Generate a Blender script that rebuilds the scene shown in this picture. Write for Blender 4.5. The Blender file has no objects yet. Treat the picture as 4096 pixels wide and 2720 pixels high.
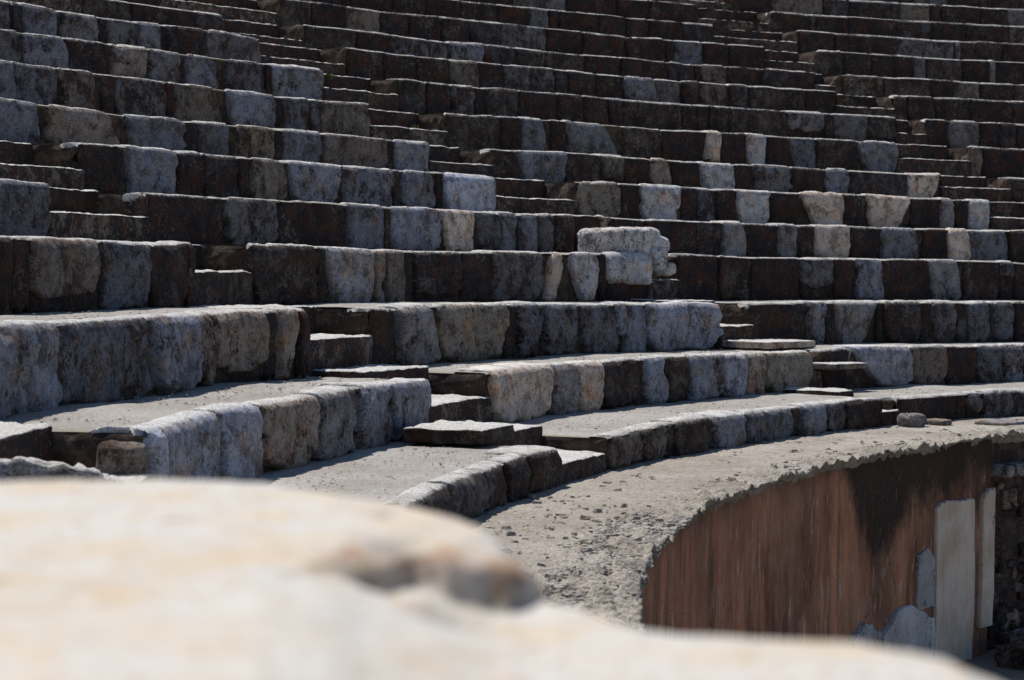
import bpy, math, random
import numpy as np
from mathutils import Matrix, Vector

scene = bpy.context.scene
# ------------------------------------------------------------------ camera
CAM_Z = 1.5639
FPX, PITCH, ROLL = 2063.56, 0.0349, -0.0129
cam_data = bpy.data.cameras.new('camera')
cam = bpy.data.objects.new('camera', cam_data)
scene.collection.objects.link(cam)
cam_data.sensor_width = 36.0
cam_data.lens = FPX / 1024 * 36.0
cam_data.clip_start = 0.05
cam_data.clip_end = 2000
_c, _s = math.cos(PITCH), math.sin(PITCH)
_X = Vector((1, 0, 0)); _U = Vector((0, _s, _c)); _F = Vector((0, _c, -_s))
_cr, _sr = math.cos(ROLL), math.sin(ROLL)
_x = _X * _cr - _U * _sr
_y = _X * _sr + _U * _cr
cam.matrix_world = Matrix(((_x.x, _y.x, -_F.x, 0), (_x.y, _y.y, -_F.y, 0), (_x.z, _y.z, -_F.z, CAM_Z), (0, 0, 0, 1)))
cam_data.dof.use_dof = True
cam_data.dof.focus_distance = 15.0
cam_data.dof.aperture_fstop = 5.0
scene.camera = cam

# ------------------------------------------------------------------ light
SUN_EL = math.radians(62)
SUN_DIR = math.radians(132)      # compass direction (from +x, counter-clockwise) the sun stands in
world = bpy.data.worlds.new('World')
scene.world = world
world.use_nodes = True
wn = world.node_tree.nodes; wl = world.node_tree.links
bg = wn.get('Background') or wn.new('ShaderNodeBackground')
wout = wn.get('World Output') or wn.new('ShaderNodeOutputWorld')
sky = wn.new('ShaderNodeTexSky')
sky.sky_type = 'NISHITA'
sky.sun_disc = False
sky.sun_elevation = SUN_EL
sky.sun_rotation = math.pi / 2 - SUN_DIR
sky.air_density = 1.0
sky.dust_density = 0.2
sky.ozone_density = 4.0
wl.new(sky.outputs[0], bg.inputs[0])
wl.new(bg.outputs[0], wout.inputs[0])
bg.inputs[1].default_value = 0.088
sun_data = bpy.data.lights.new('sun', 'SUN')
sun_data.energy = 5.0
sun_data.angle = math.radians(0.53)
sun_data.color = (1.0, 0.955, 0.89)
sun = bpy.data.objects.new('sun', sun_data)
scene.collection.objects.link(sun)
_d = Vector((math.cos(SUN_EL) * math.cos(SUN_DIR), math.cos(SUN_EL) * math.sin(SUN_DIR), math.sin(SUN_EL)))
sun.rotation_euler = _d.to_track_quat('Z', 'Y').to_euler()
sun.location = (0, 20, 30)
vs = scene.view_settings
vs.view_transform = 'Standard'
vs.look = 'None'
vs.exposure = 0.2
vs.gamma = 1.0
vs.use_curve_mapping = False

# ------------------------------------------------------------------ numbers of the place (metres)
OX, OY = 16.5418, 7.6329           # centre of the curved seating
RP = 16.029                        # radius of the orchestra wall
RR = [17.159, 18.256, 19.137, 20.18, 21.125, 22.043, 22.822, 23.837, 24.71, 25.643, 26.636, 27.559, 28.492, 29.425, 30.359, 31.292, 32.225, 33.159, 34.09]
ZZ = [0.176, 0.425, 0.809, 1.254, 1.712, 2.119, 2.534, 2.903, 3.362, 3.795, 4.219, 4.589, 5.04, 5.46, 5.88, 6.3, 6.72, 7.14, 7.56]
NROW = 18
GROUND_Z = -1.75
# each seat row: wedge, row number, angle where it starts and ends, surveyed facing stones
# stone: top-left, top-right, bottom-left, bottom-right angle, height of its lower edge, tone, hue, rounded
ROWS = [
('Z',0,3.6200,3.2076,[]),
('Z',1,3.6200,3.2060,[(3.13,3.12,3.13,3.12,0,6,'n',0),(3.12,3.206,3.12,3.12,0,4,'n',0)]),
('Z',2,3.6200,3.2093,[]),
('Z',3,3.6200,3.2113,[]),
('Z',4,3.6200,3.2134,[]),
('Z',5,3.6200,3.2103,[]),
('Z',6,3.6200,3.2083,[]),
('Z',7,3.6200,3.2076,[]),
('A',0,3.0872,2.8134,[(3.0105,2.9576,3.0098,2.957,0,3,'n',0),(2.9527,2.9079,2.952,2.9074,0,4,'n',0),(2.905,2.8787,2.9045,2.8782,0,3,'w',0),(2.8765,2.852,2.8759,2.8514,0,3,'n',0),(2.8509,2.8134,2.8503,2.8129,0,3,'w',0)]),
('A',1,3.0449,2.7840,[(3.046,3.0374,3.0455,3.037,0,8,'b',0),(3.037,2.9893,3.0366,2.9888,0,7,'b',0),(2.9879,2.9495,2.9874,2.949,0,7,'b',0),(2.9446,2.8956,2.9441,2.8951,0,6,'w',1),(2.8943,2.8603,2.8937,2.8598,0,5,'n',0),(2.8508,2.8237,2.8565,2.8246,0,6,'b',0),(2.8216,2.784,2.8189,2.7856,0,6,'b',0)]),
('A',2,3.0821,2.7896,[(3.0325,3.0138,3.0325,3.0141,0,5,'b',0),(3.0135,2.984,3.0128,2.9789,0,6,'b',0),(2.9835,2.9166,2.9832,2.9162,0,4,'b',0),(2.9149,2.8794,2.91,2.8767,0,6,'b',0),(2.8792,2.8666,2.8761,2.8609,0,5,'w',0),(2.8657,2.8252,2.8604,2.82,0.2,5,'w',0),(2.825,2.8134,2.8246,2.813,0,2,'n',0),(2.813,2.7977,2.8125,2.8055,0,6,'w',0),(2.7972,2.7896,2.7968,2.7873,0,3,'w',0)]),
('A',3,3.0856,2.7763,[(2.9145,2.8976,2.9145,2.8974,0,3,'n',0),(2.8971,2.8868,2.8969,2.8866,0,1,'n',0),(2.8863,2.8423,2.8861,2.842,0.2,4,'w',0),(2.8383,2.807,2.838,2.8067,0,4,'b',0),(2.8067,2.7811,2.8064,2.7808,0,3,'w',0),(2.7808,2.7763,2.7805,2.775,0,3,'w',0)]),
('A',4,3.0847,2.7953,[(2.835,2.7958,2.835,2.7956,0,4,'b',0)]),
('A',5,3.0831,2.7845,[]),
('A',6,3.0829,2.7877,[]),
('A',7,3.0848,2.7842,[]),
('A',8,3.0862,2.7885,[]),
('A',9,3.0801,2.7852,[]),
('A',10,3.0821,2.7855,[]),
('A',11,3.0811,2.7861,[]),
('A',12,3.0849,2.7851,[]),
('A',13,3.0819,2.7848,[]),
('A',14,3.0817,2.7819,[]),
('A',15,3.0857,2.7827,[]),
('A',16,3.0885,2.7881,[]),
('A',17,3.0790,2.7868,[]),
('B',0,2.7531,2.4474,[(2.8397,2.7528,2.8392,2.7523,0,3,'w',0),(2.7511,2.7123,2.7506,2.7119,0,4,'w',0),(2.7106,2.6832,2.7101,2.6827,0,4,'w',0),(2.6824,2.6742,2.6819,2.6738,0,2,'w',0),(2.6736,2.6349,2.6731,2.6344,0,3,'w',0),(2.6324,2.5977,2.6319,2.5972,0,5,'b',0),(2.5961,2.5756,2.5956,2.5752,0,4,'b',1),(2.574,2.5449,2.5736,2.5444,0,4,'b',0),(2.5328,2.5097,2.5324,2.5093,0,5,'b',0),(2.505,2.4868,2.5045,2.4863,0,4,'n',0),(2.486,2.4671,2.4856,2.4667,0,3,'w',0),(2.4664,2.4474,2.4659,2.448,0,2,'w',0)]),
('B',1,2.7255,2.4196,[(2.7218,2.668,2.7206,2.6691,0,9,'w',0),(2.6668,2.6454,2.6662,2.6448,0,6,'n',0),(2.6447,2.6197,2.6391,2.6191,0,8,'w',0),(2.6183,2.5826,2.6177,2.5806,0,3,'w',1),(2.5747,2.5555,2.5742,2.555,0,6,'b',0),(2.5541,2.5344,2.5535,2.5338,0,3,'w',0),(2.5329,2.5045,2.5324,2.504,0,6,'b',0),(2.5038,2.4812,2.4983,2.482,0,7,'b',0),(2.4798,2.4637,2.4792,2.4631,0,6,'w',0),(2.4633,2.4196,2.4627,2.4186,0,5,'o',1)]),
('B',2,2.7334,2.4330,[(2.7638,2.7171,2.7633,2.7166,0,1,'w',0),(2.714,2.69,2.711,2.6781,0,5,'n',0),(2.6787,2.6234,2.6781,2.6229,0,5,'o',1),(2.6121,2.5889,2.6096,2.5948,0,4,'b',0),(2.5878,2.5571,2.5867,2.5598,0,4,'b',0),(2.5548,2.5258,2.5493,2.5206,0,4,'b',0),(2.5249,2.517,2.5243,2.5165,0.4,5,'b',0),(2.5164,2.4987,2.5158,2.4982,0,5,'b',0),(2.497,2.433,2.4965,2.4329,0,7,'b',1)]),
('B',3,2.7303,2.4214,[(2.74,2.684,2.7397,2.6836,0,3,'w',0),(2.6778,2.6427,2.6712,2.644,0,7,'n',0),(2.6419,2.6341,2.6415,2.636,0,5,'w',0),(2.6327,2.618,2.6323,2.6176,0,4,'w',0),(2.6099,2.5736,2.6094,2.5732,0.15,3,'n',0),(2.5465,2.5071,2.5496,2.5066,0,4,'n',0),(2.501,2.4914,2.5054,2.497,0,8,'w',1),(2.4866,2.4612,2.4764,2.4668,0,8,'n',1),(2.4557,2.4214,2.4553,2.4223,0.38,8,'n',0)]),
('B',4,2.7313,2.3997,[(2.7331,2.6825,2.7329,2.6822,0,2,'w',0),(2.6805,2.6465,2.6802,2.6431,0,4,'n',1),(2.6429,2.5958,2.6426,2.5955,0,2,'w',0),(2.5941,2.5681,2.5938,2.5678,0,5,'b',0),(2.5621,2.5251,2.5618,2.5248,0,7,'b',0),(2.524,2.4989,2.5203,2.5002,0,9,'w',0),(2.4977,2.4814,2.4946,2.4691,0,4,'b',0),(2.4808,2.4701,2.4805,2.4697,0,5,'b',0),(2.4655,2.4535,2.4652,2.4532,0,6,'b',0),(2.4524,2.441,2.4521,2.4406,0,4,'n',0),(2.4398,2.4243,2.4395,2.424,0,3,'w',0),(2.4239,2.4054,2.4235,2.405,0.55,1,'w',0),(2.4047,2.3997,2.4043,2.3985,0,7,'w',0)]),
('B',5,2.7130,2.4334,[(2.7718,2.727,2.7718,2.7268,0,1,'n',0),(2.7216,2.6898,2.7214,2.6896,0,2,'n',0),(2.6851,2.656,2.6831,2.6558,0,6,'b',0),(2.6541,2.6376,2.6539,2.6374,0,3,'n',0),(2.6366,2.6134,2.6364,2.6132,0,3,'b',0),(2.605,2.5815,2.6052,2.5807,0,5,'o',1),(2.58,2.5448,2.5762,2.5507,0,7,'b',0),(2.5442,2.5072,2.5408,2.5074,0,5,'b',0),(2.5013,2.479,2.501,2.4766,0.05,6,'b',1),(2.471,2.4334,2.4691,2.4335,0,8,'b',0)]),
('B',6,2.7353,2.4414,[(2.7259,2.6943,2.7259,2.6925,0,5,'b',0),(2.6904,2.6553,2.6894,2.6417,0,6,'w',1),(2.6432,2.6059,2.6371,2.6043,0,5,'b',1),(2.5956,2.5768,2.5954,2.5766,0,4,'b',0),(2.5713,2.5475,2.5735,2.5483,0,5,'o',0),(2.5415,2.5161,2.5424,2.5167,0,5,'b',0),(2.5144,2.4712,2.5142,2.471,0,4,'w',0),(2.4652,2.4414,2.4649,2.4417,0,7,'b',0)]),
('B',7,2.7383,2.4371,[(2.6739,2.6573,2.6739,2.6572,0,5,'b',0),(2.6569,2.6321,2.6567,2.632,0,4,'b',0),(2.6313,2.6102,2.6286,2.6061,0,4,'w',0),(2.5976,2.5677,2.5974,2.5675,0,4,'n',0),(2.5622,2.5379,2.5616,2.5322,0,4,'w',0),(2.5296,2.4995,2.5257,2.5012,0,6,'b',0),(2.4947,2.4774,2.4907,2.4791,0.1,4,'b',0),(2.4755,2.4701,2.4752,2.4699,0,4,'b',0),(2.4697,2.4371,2.4694,2.437,0,4,'o',0)]),
('B',8,2.7335,2.4326,[(2.6347,2.6137,2.6347,2.6136,0,4,'n',0),(2.6125,2.5884,2.6111,2.5861,0,6,'b',1),(2.5879,2.5633,2.5878,2.5631,0,3,'b',0),(2.5615,2.5415,2.5614,2.5413,0,6,'w',0),(2.541,2.522,2.5409,2.5218,0,5,'n',0),(2.5184,2.4981,2.5183,2.4979,0,6,'b',1),(2.4949,2.4714,2.4943,2.4684,0,4,'b',1),(2.464,2.4326,2.4638,2.4321,0,6,'b',0)]),
('B',9,2.7292,2.4367,[(2.5972,2.5824,2.5972,2.5823,0,4,'b',0),(2.582,2.5768,2.5819,2.5767,0,3,'b',0),(2.576,2.5568,2.5759,2.5567,0,5,'b',0),(2.5547,2.5334,2.5546,2.5333,0,5,'n',0),(2.5283,2.5107,2.5282,2.5105,0,4,'n',0),(2.5104,2.4978,2.5103,2.4977,0,5,'b',0),(2.4935,2.4707,2.4933,2.4705,0,3,'b',0),(2.4705,2.4367,2.4704,2.437,0,4,'n',0)]),
('B',10,2.7351,2.4261,[(2.4417,2.4261,2.4415,2.4248,0,3,'b',0)]),
('B',11,2.7316,2.4339,[]),
('B',12,2.7328,2.4329,[]),
('B',13,2.7305,2.4347,[]),
('B',14,2.7313,2.4314,[]),
('B',15,2.7337,2.4301,[]),
('B',16,2.7274,2.4302,[]),
('B',17,2.7339,2.4329,[]),
('C',0,2.4292,2.0526,[(2.4298,2.3686,2.4294,2.3682,0,2,'w',0),(2.3588,2.346,2.3584,2.3456,0.3,4,'n',0),(2.3442,2.3028,2.3438,2.3024,0,4,'b',0)]),
('C',1,2.4056,2.0528,[(2.4073,2.3822,2.4067,2.3816,0,1,'w',0),(2.3807,2.3269,2.3537,2.3263,0,7,'b',0),(2.3252,2.2911,2.3246,2.2905,0,4,'w',1),(2.2894,2.2621,2.2888,2.2615,0,2,'n',0),(2.2607,2.2392,2.2601,2.2386,0,4,'b',0),(2.2387,2.222,2.2381,2.2214,0,5,'b',0),(2.2211,2.1877,2.2205,2.1871,0,3,'n',0)]),
('C',2,2.4035,2.0578,[(2.4047,2.3575,2.4041,2.3569,0,2,'w',0),(2.3562,2.3392,2.3504,2.3412,0,5,'b',0),(2.33,2.2935,2.3255,2.3072,0,5,'n',0),(2.2882,2.2557,2.2876,2.2551,0,3,'n',0),(2.2454,2.2247,2.2447,2.224,0,4,'n',0),(2.2137,2.1963,2.213,2.1956,0,4,'b',0),(2.1925,2.1758,2.1918,2.1751,0,4,'b',0),(2.1732,2.1349,2.1725,2.1343,0,2,'b',0)]),
('C',3,2.3946,2.0550,[(2.3967,2.3635,2.3962,2.363,0,2,'w',0),(2.3623,2.3365,2.3618,2.3359,0,3,'o',0),(2.2958,2.268,2.294,2.2681,0.3,4,'n',0),(2.2496,2.2274,2.2484,2.2274,0,5,'b',0),(2.1887,2.1672,2.1869,2.1611,0,5,'n',0),(2.13,2.1178,2.1294,2.1172,0.6,4,'b',0)]),
('C',4,2.3939,2.0547,[(2.3677,2.3268,2.3673,2.3264,0,2,'n',0),(2.3056,2.2903,2.3064,2.2876,0,7,'n',0),(2.262,2.2473,2.2628,2.2475,0,6,'n',0),(2.2319,2.2053,2.2327,2.2055,0,8,'w',0),(2.1799,2.1528,2.1801,2.1476,0,6,'b',0),(2.1274,2.1115,2.1258,2.1105,0,9,'w',0),(2.1107,2.0816,2.1103,2.0811,0,5,'b',0),(2.0804,2.0512,2.08,2.0507,0,3,'w',0)]),
('C',5,2.3729,2.0559,[(2.3789,2.341,2.3785,2.3406,0,5,'o',1),(2.3253,2.2932,2.3238,2.2968,0,8,'n',0),(2.2797,2.2712,2.2788,2.2663,0,4,'b',0),(2.2502,2.2246,2.2504,2.2265,0,8,'n',0),(2.2024,2.1709,2.1911,2.1705,0,9,'w',0),(2.1521,2.1178,2.1499,2.1282,0,9,'w',0),(2.0933,2.0847,2.0951,2.0837,0,7,'n',0),(2.0716,2.0591,2.0718,2.0575,0,8,'n',0),(2.0556,2.0385,2.0551,2.0381,0,2,'w',0)]),
('C',6,2.3975,2.0640,[(2.4,2.3809,2.3997,2.3806,0,2,'w',0),(2.3793,2.3439,2.3753,2.3452,0,5,'b',0),(2.3184,2.3026,2.3181,2.3023,0.2,4,'o',0),(2.2829,2.2698,2.2821,2.2667,0,7,'w',1),(2.2445,2.2202,2.2437,2.2204,0,8,'n',0),(2.2069,2.1774,2.2038,2.1782,0,5,'n',0),(2.1524,2.1345,2.152,2.1341,0,6,'b',1),(2.0899,2.064,2.0895,2.0711,0,8,'w',0)]),
('C',7,2.3843,2.0616,[(2.3846,2.3497,2.3843,2.3495,0,3,'w',0),(2.3466,2.3327,2.3464,2.3323,0,2,'w',0),(2.3321,2.3186,2.3319,2.3125,0,5,'b',0),(2.3014,2.2766,2.2995,2.2604,0.1,5,'g',0),(2.2,2.1908,2.2028,2.1915,0.2,8,'w',0),(2.172,2.1574,2.1705,2.1575,0,8,'n',0),(2.1406,2.1222,2.1348,2.1208,0,4,'b',0),(2.0918,2.0616,2.0849,2.0632,0,6,'b',1)]),
('C',8,2.3831,2.0347,[(2.379,2.3642,2.3788,2.364,0,3,'n',0),(2.3474,2.3323,2.3471,2.3321,0,4,'n',0),(2.3243,2.3021,2.3241,2.3018,0,3,'n',0),(2.2755,2.258,2.2752,2.2577,0,3,'n',0),(2.2384,2.2301,2.2381,2.2298,0,3,'n',0),(2.1873,2.18,2.187,2.1798,0,2,'n',0),(2.1769,2.1685,2.1766,2.1682,0,2,'n',0),(2.1632,2.1548,2.1629,2.1545,0,3,'n',0),(2.1125,2.0871,2.1122,2.0867,0.4,5,'n',0),(2.0796,2.0552,2.0793,2.0548,0,4,'n',0),(2.0546,2.0347,2.0543,2.0265,0.3,3,'n',0)]),
('C',9,2.3824,2.0498,[(2.3154,2.2967,2.3152,2.2965,0,4,'w',0),(2.2789,2.245,2.2787,2.2447,0,4,'n',0),(2.2359,2.2177,2.2356,2.2174,0,3,'n',0),(2.1979,2.1769,2.1976,2.1767,0.2,5,'b',1),(2.1586,2.1462,2.1583,2.1459,0,3,'n',0),(2.1256,2.1121,2.1253,2.1118,0,3,'n',0),(2.0716,2.0498,2.0713,2.0515,0,2,'n',0)]),
('C',10,2.3760,2.0379,[(2.3209,2.2972,2.3208,2.297,0,4,'b',0),(2.2842,2.2615,2.284,2.2613,0,5,'b',0),(2.2396,2.2214,2.2394,2.2212,0,3,'n',0),(2.1387,2.1206,2.1384,2.1204,0,3,'b',0),(2.1161,2.0983,2.1158,2.0981,0.1,4,'w',1),(2.0749,2.0379,2.0747,2.0472,0,3,'n',0)]),
('C',11,2.3618,2.0487,[(2.2834,2.2627,2.2832,2.2625,0,2,'n',0),(2.2437,2.2246,2.2435,2.2244,0,3,'n',0),(2.1418,2.1161,2.1415,2.1159,0,3,'b',0),(2.1103,2.0914,2.11,2.0911,0,4,'b',0),(2.0907,2.0743,2.0905,2.074,0,2,'w',0),(2.0733,2.0487,2.073,2.043,0,2,'n',0)]),
('C',12,2.3923,2.0617,[(2.2472,2.2257,2.247,2.2256,0,2,'n',0),(2.1813,2.1688,2.181,2.1686,0,4,'n',0),(2.1621,2.137,2.1619,2.1368,0,2,'w',0),(2.1186,2.104,2.1183,2.1038,0,3,'n',0),(2.0805,2.0617,2.0802,2.0602,0,3,'n',0)]),
('C',13,2.3934,2.0513,[]),
('C',14,2.3972,2.0570,[]),
('C',15,2.3892,2.0587,[]),
('C',16,2.3921,2.0542,[]),
('C',17,2.3901,2.0530,[]),
('D',0,2.0121,1.5200,[]),
('D',1,2.0152,1.5200,[]),
('D',2,2.0110,1.5200,[]),
('D',3,2.0133,1.5200,[]),
('D',4,2.0176,1.5200,[]),
('D',5,2.0084,1.5200,[]),
('D',6,2.0126,1.5200,[(2.0125,1.9871,2.0122,1.9867,0,3,'w',0)]),
('D',7,2.0093,1.5200,[(2.0138,1.9997,2.0134,1.9993,0,4,'w',1),(1.9986,1.9695,1.9982,1.969,0,2,'w',0)]),
('D',8,2.0123,1.5200,[(2.0138,1.9978,2.0134,1.9974,0,2,'n',0),(1.9967,1.9755,1.9964,1.9751,0,5,'n',1),(1.9607,1.9501,1.9603,1.9497,0,3,'n',0)]),
('D',9,2.0087,1.5200,[(2.0154,2.0008,2.0151,2.0005,0,3,'w',0),(1.9998,1.981,1.9994,1.9807,0,3,'w',0),(1.9259,1.9145,1.9256,1.9142,0,3,'n',0)]),
('D',10,2.0200,1.5200,[(2.0183,1.9902,2.0181,1.9899,0,4,'w',1),(1.9575,1.9422,1.9572,1.9419,0,2,'n',0)]),
('D',11,2.0134,1.5200,[(2.0143,1.9971,2.0139,1.9968,0,3,'w',0),(1.977,1.9619,1.9767,1.9616,0,2,'b',0),(1.9478,1.9398,1.9475,1.9395,0,4,'n',0),(1.8966,1.8931,1.8962,1.8927,0,5,'n',0)]),
('D',12,2.0051,1.5200,[(2.0037,1.9809,2.0034,1.9807,0,3,'w',0),(1.9799,1.9392,1.9796,1.939,0,2,'n',0),(1.8996,1.8966,1.8993,1.8963,0,5,'n',0)]),
('D',13,2.0022,1.5200,[(2.0033,1.9769,2.003,1.9766,0,2,'n',0),(1.9764,1.9735,1.9762,1.9732,0,4,'n',0)]),
('D',14,2.0142,1.5200,[(1.9498,1.9334,1.9495,1.9331,0,3,'n',0),(1.9324,1.8995,1.9321,1.8992,0,3,'n',0),(1.8802,1.8734,1.8799,1.8731,0,3,'n',0),(1.83,1.8156,1.8297,1.8153,0,4,'n',0)]),
('D',15,2.0129,1.5200,[]),
('D',16,2.0146,1.5200,[]),
('D',17,2.0134,1.5200,[]),
]
rng = np.random.default_rng(11)

# ------------------------------------------------------------------ noise in numpy
def _hash(ix, iy, iz, seed):
    n = (ix * 374761393 + iy * 668265263 + iz * 1274126177 + seed * 974634777) & 0xffffffff
    n = ((n ^ (n >> 13)) * 1274126177) & 0xffffffff
    n = (n ^ (n >> 16)) & 0xffffff
    return n / 8388607.5 - 1.0

def noise(P, scale, seed=0):
    Q = np.asarray(P, float) * scale + 1000.0
    I = np.floor(Q).astype(np.int64); F = Q - I
    F = F * F * (3 - 2 * F)
    r = 0
    for dx in (0, 1):
        wx = F[..., 0] if dx else 1 - F[..., 0]
        for dy in (0, 1):
            wy = F[..., 1] if dy else 1 - F[..., 1]
            for dz in (0, 1):
                wz = F[..., 2] if dz else 1 - F[..., 2]
                r = r + wx * wy * wz * _hash(I[..., 0] + dx, I[..., 1] + dy, I[..., 2] + dz, seed)
    return r

def fbm(P, scale, seed=0, octs=3):
    r = 0; a = 1.0; t = 0
    for k in range(octs):
        r = r + a * noise(P, scale * 2.03 ** k, seed + k); t += a; a *= 0.5
    return r / t

# ------------------------------------------------------------------ objects
C = scene.collection
def thing(name, label, cat, loc, group=None):
    o = bpy.data.objects.new(name, None); C.objects.link(o)
    o.location = loc; o['label'] = label; o['category'] = cat
    o.empty_display_size = 0.2
    if group: o['group'] = group
    return o

def mesh_obj(name, V, F, mats, parent=None, mi=None, color=None, smooth=True, label=None, attr=None):
    V = np.asarray(V, float)
    if parent is not None:
        V = V - np.array(parent.location)
    me = bpy.data.meshes.new(name)
    F = np.asarray(F, np.int32)
    k = F.shape[1]
    me.vertices.add(len(V)); me.vertices.foreach_set('co', V.astype(np.float32).ravel())
    me.loops.add(F.size); me.loops.foreach_set('vertex_index', F.ravel())
    me.polygons.add(len(F))
    me.polygons.foreach_set('loop_start', np.arange(0, F.size, k, dtype=np.int32))
    me.polygons.foreach_set('loop_total', np.full(len(F), k, np.int32))
    if mi is not None: me.polygons.foreach_set('material_index', np.asarray(mi, np.int32))
    me.polygons.foreach_set('use_smooth', np.full(len(F), smooth))
    if attr is not None:
        at = me.attributes.new(attr[0], 'FLOAT', 'POINT'); at.data.foreach_set('value', np.asarray(attr[1], np.float32).ravel())
    me.update(calc_edges=True); me.validate()
    for m in (mats if isinstance(mats, (list, tuple)) else [mats]): me.materials.append(m)
    o = bpy.data.objects.new(name, me); C.objects.link(o)
    if parent is not None: o.parent = parent
    if color is not None: o.color = color
    if label: o['label'] = label
    return o

def tag(o, label, cat, group=None):
    o['label'] = label; o['category'] = cat
    if group: o['group'] = group

def grid_faces(n, m, off=0, flip=False):
    i, j = np.meshgrid(np.arange(n - 1), np.arange(m - 1), indexing='ij')
    a = i * m + j
    f = np.stack([a, a + 1, a + m + 1, a + m], -1).reshape(-1, 4) + off
    return f[:, ::-1] if flip else f

# ------------------------------------------------------------------ materials
def node_mat(name):
    m = bpy.data.materials.new(name); m.use_nodes = True
    nt = m.node_tree; nt.nodes.clear()
    out = nt.nodes.new('ShaderNodeOutputMaterial')
    b = nt.nodes.new('ShaderNodeBsdfPrincipled')
    b.inputs['Roughness'].default_value = 0.9
    b.inputs['Specular IOR Level'].default_value = 0.25
    nt.links.new(b.outputs[0], out.inputs[0])
    return m, nt, b

class G:
    def __init__(s, nt): s.nt = nt; s.N = nt.nodes; s.L = nt.links
    def pos(s, scale=(1, 1, 1)):
        g = s.N.new('ShaderNodeNewGeometry'); mp = s.N.new('ShaderNodeMapping')
        mp.inputs['Scale'].default_value = scale
        s.L.new(g.outputs['Position'], mp.inputs[0]); return mp.outputs[0]
    def noise(s, vec, scale, detail=4, rough=0.55, dist=0.0):
        n = s.N.new('ShaderNodeTexNoise'); n.inputs['Scale'].default_value = scale
        n.inputs['Detail'].default_value = detail; n.inputs['Roughness'].default_value = rough
        n.inputs['Distortion'].default_value = dist
        s.L.new(vec, n.inputs['Vector']); return n.outputs[0]
    def voro(s, vec, scale, feat='F1', out=0):
        n = s.N.new('ShaderNodeTexVoronoi'); n.inputs['Scale'].default_value = scale; n.feature = feat
        s.L.new(vec, n.inputs['Vector']); return n.outputs[out]
    def ramp(s, f, a, b, ca=0.0, cb=1.0):
        n = s.N.new('ShaderNodeMapRange'); n.inputs[1].default_value = a; n.inputs[2].default_value = b
        n.inputs[3].default_value = ca; n.inputs[4].default_value = cb
        n.interpolation_type = 'SMOOTHSTEP' if a < b else 'LINEAR'
        s.L.new(f, n.inputs[0]); return n.outputs[0]
    def mix(s, f, a, b, mode='MIX'):
        n = s.N.new('ShaderNodeMix'); n.data_type = 'RGBA'; n.blend_type = mode; n.clamp_factor = True
        for sock, v in ((n.inputs[0], f), (n.inputs[6], a), (n.inputs[7], b)):
            if isinstance(v, (int, float)): sock.default_value = v
            elif isinstance(v, tuple): sock.default_value = v if len(v) == 4 else v + (1,)
            else: s.L.new(v, sock)
        return n.outputs[2]
    def math(s, op, a, b=0.0, c=0.0):
        n = s.N.new('ShaderNodeMath'); n.operation = op
        for sock, v in zip(n.inputs, (a, b, c)):
            if isinstance(v, (int, float)): sock.default_value = v
            else: s.L.new(v, sock)
        return n.outputs[0]
    def attr(s, name):
        n = s.N.new('ShaderNodeAttribute'); n.attribute_name = name; return n.outputs['Fac']
    def bump(s, h, strength, dist, b, prev=None):
        n = s.N.new('ShaderNodeBump'); n.inputs['Strength'].default_value = strength; n.inputs['Distance'].default_value = dist
        s.L.new(h, n.inputs['Height'])
        if prev is not None: s.L.new(prev, n.inputs['Normal'])
        s.L.new(n.outputs[0], b.inputs['Normal']); return n.outputs[0]

DARK = (0.05, 0.026, 0.017)

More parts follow.
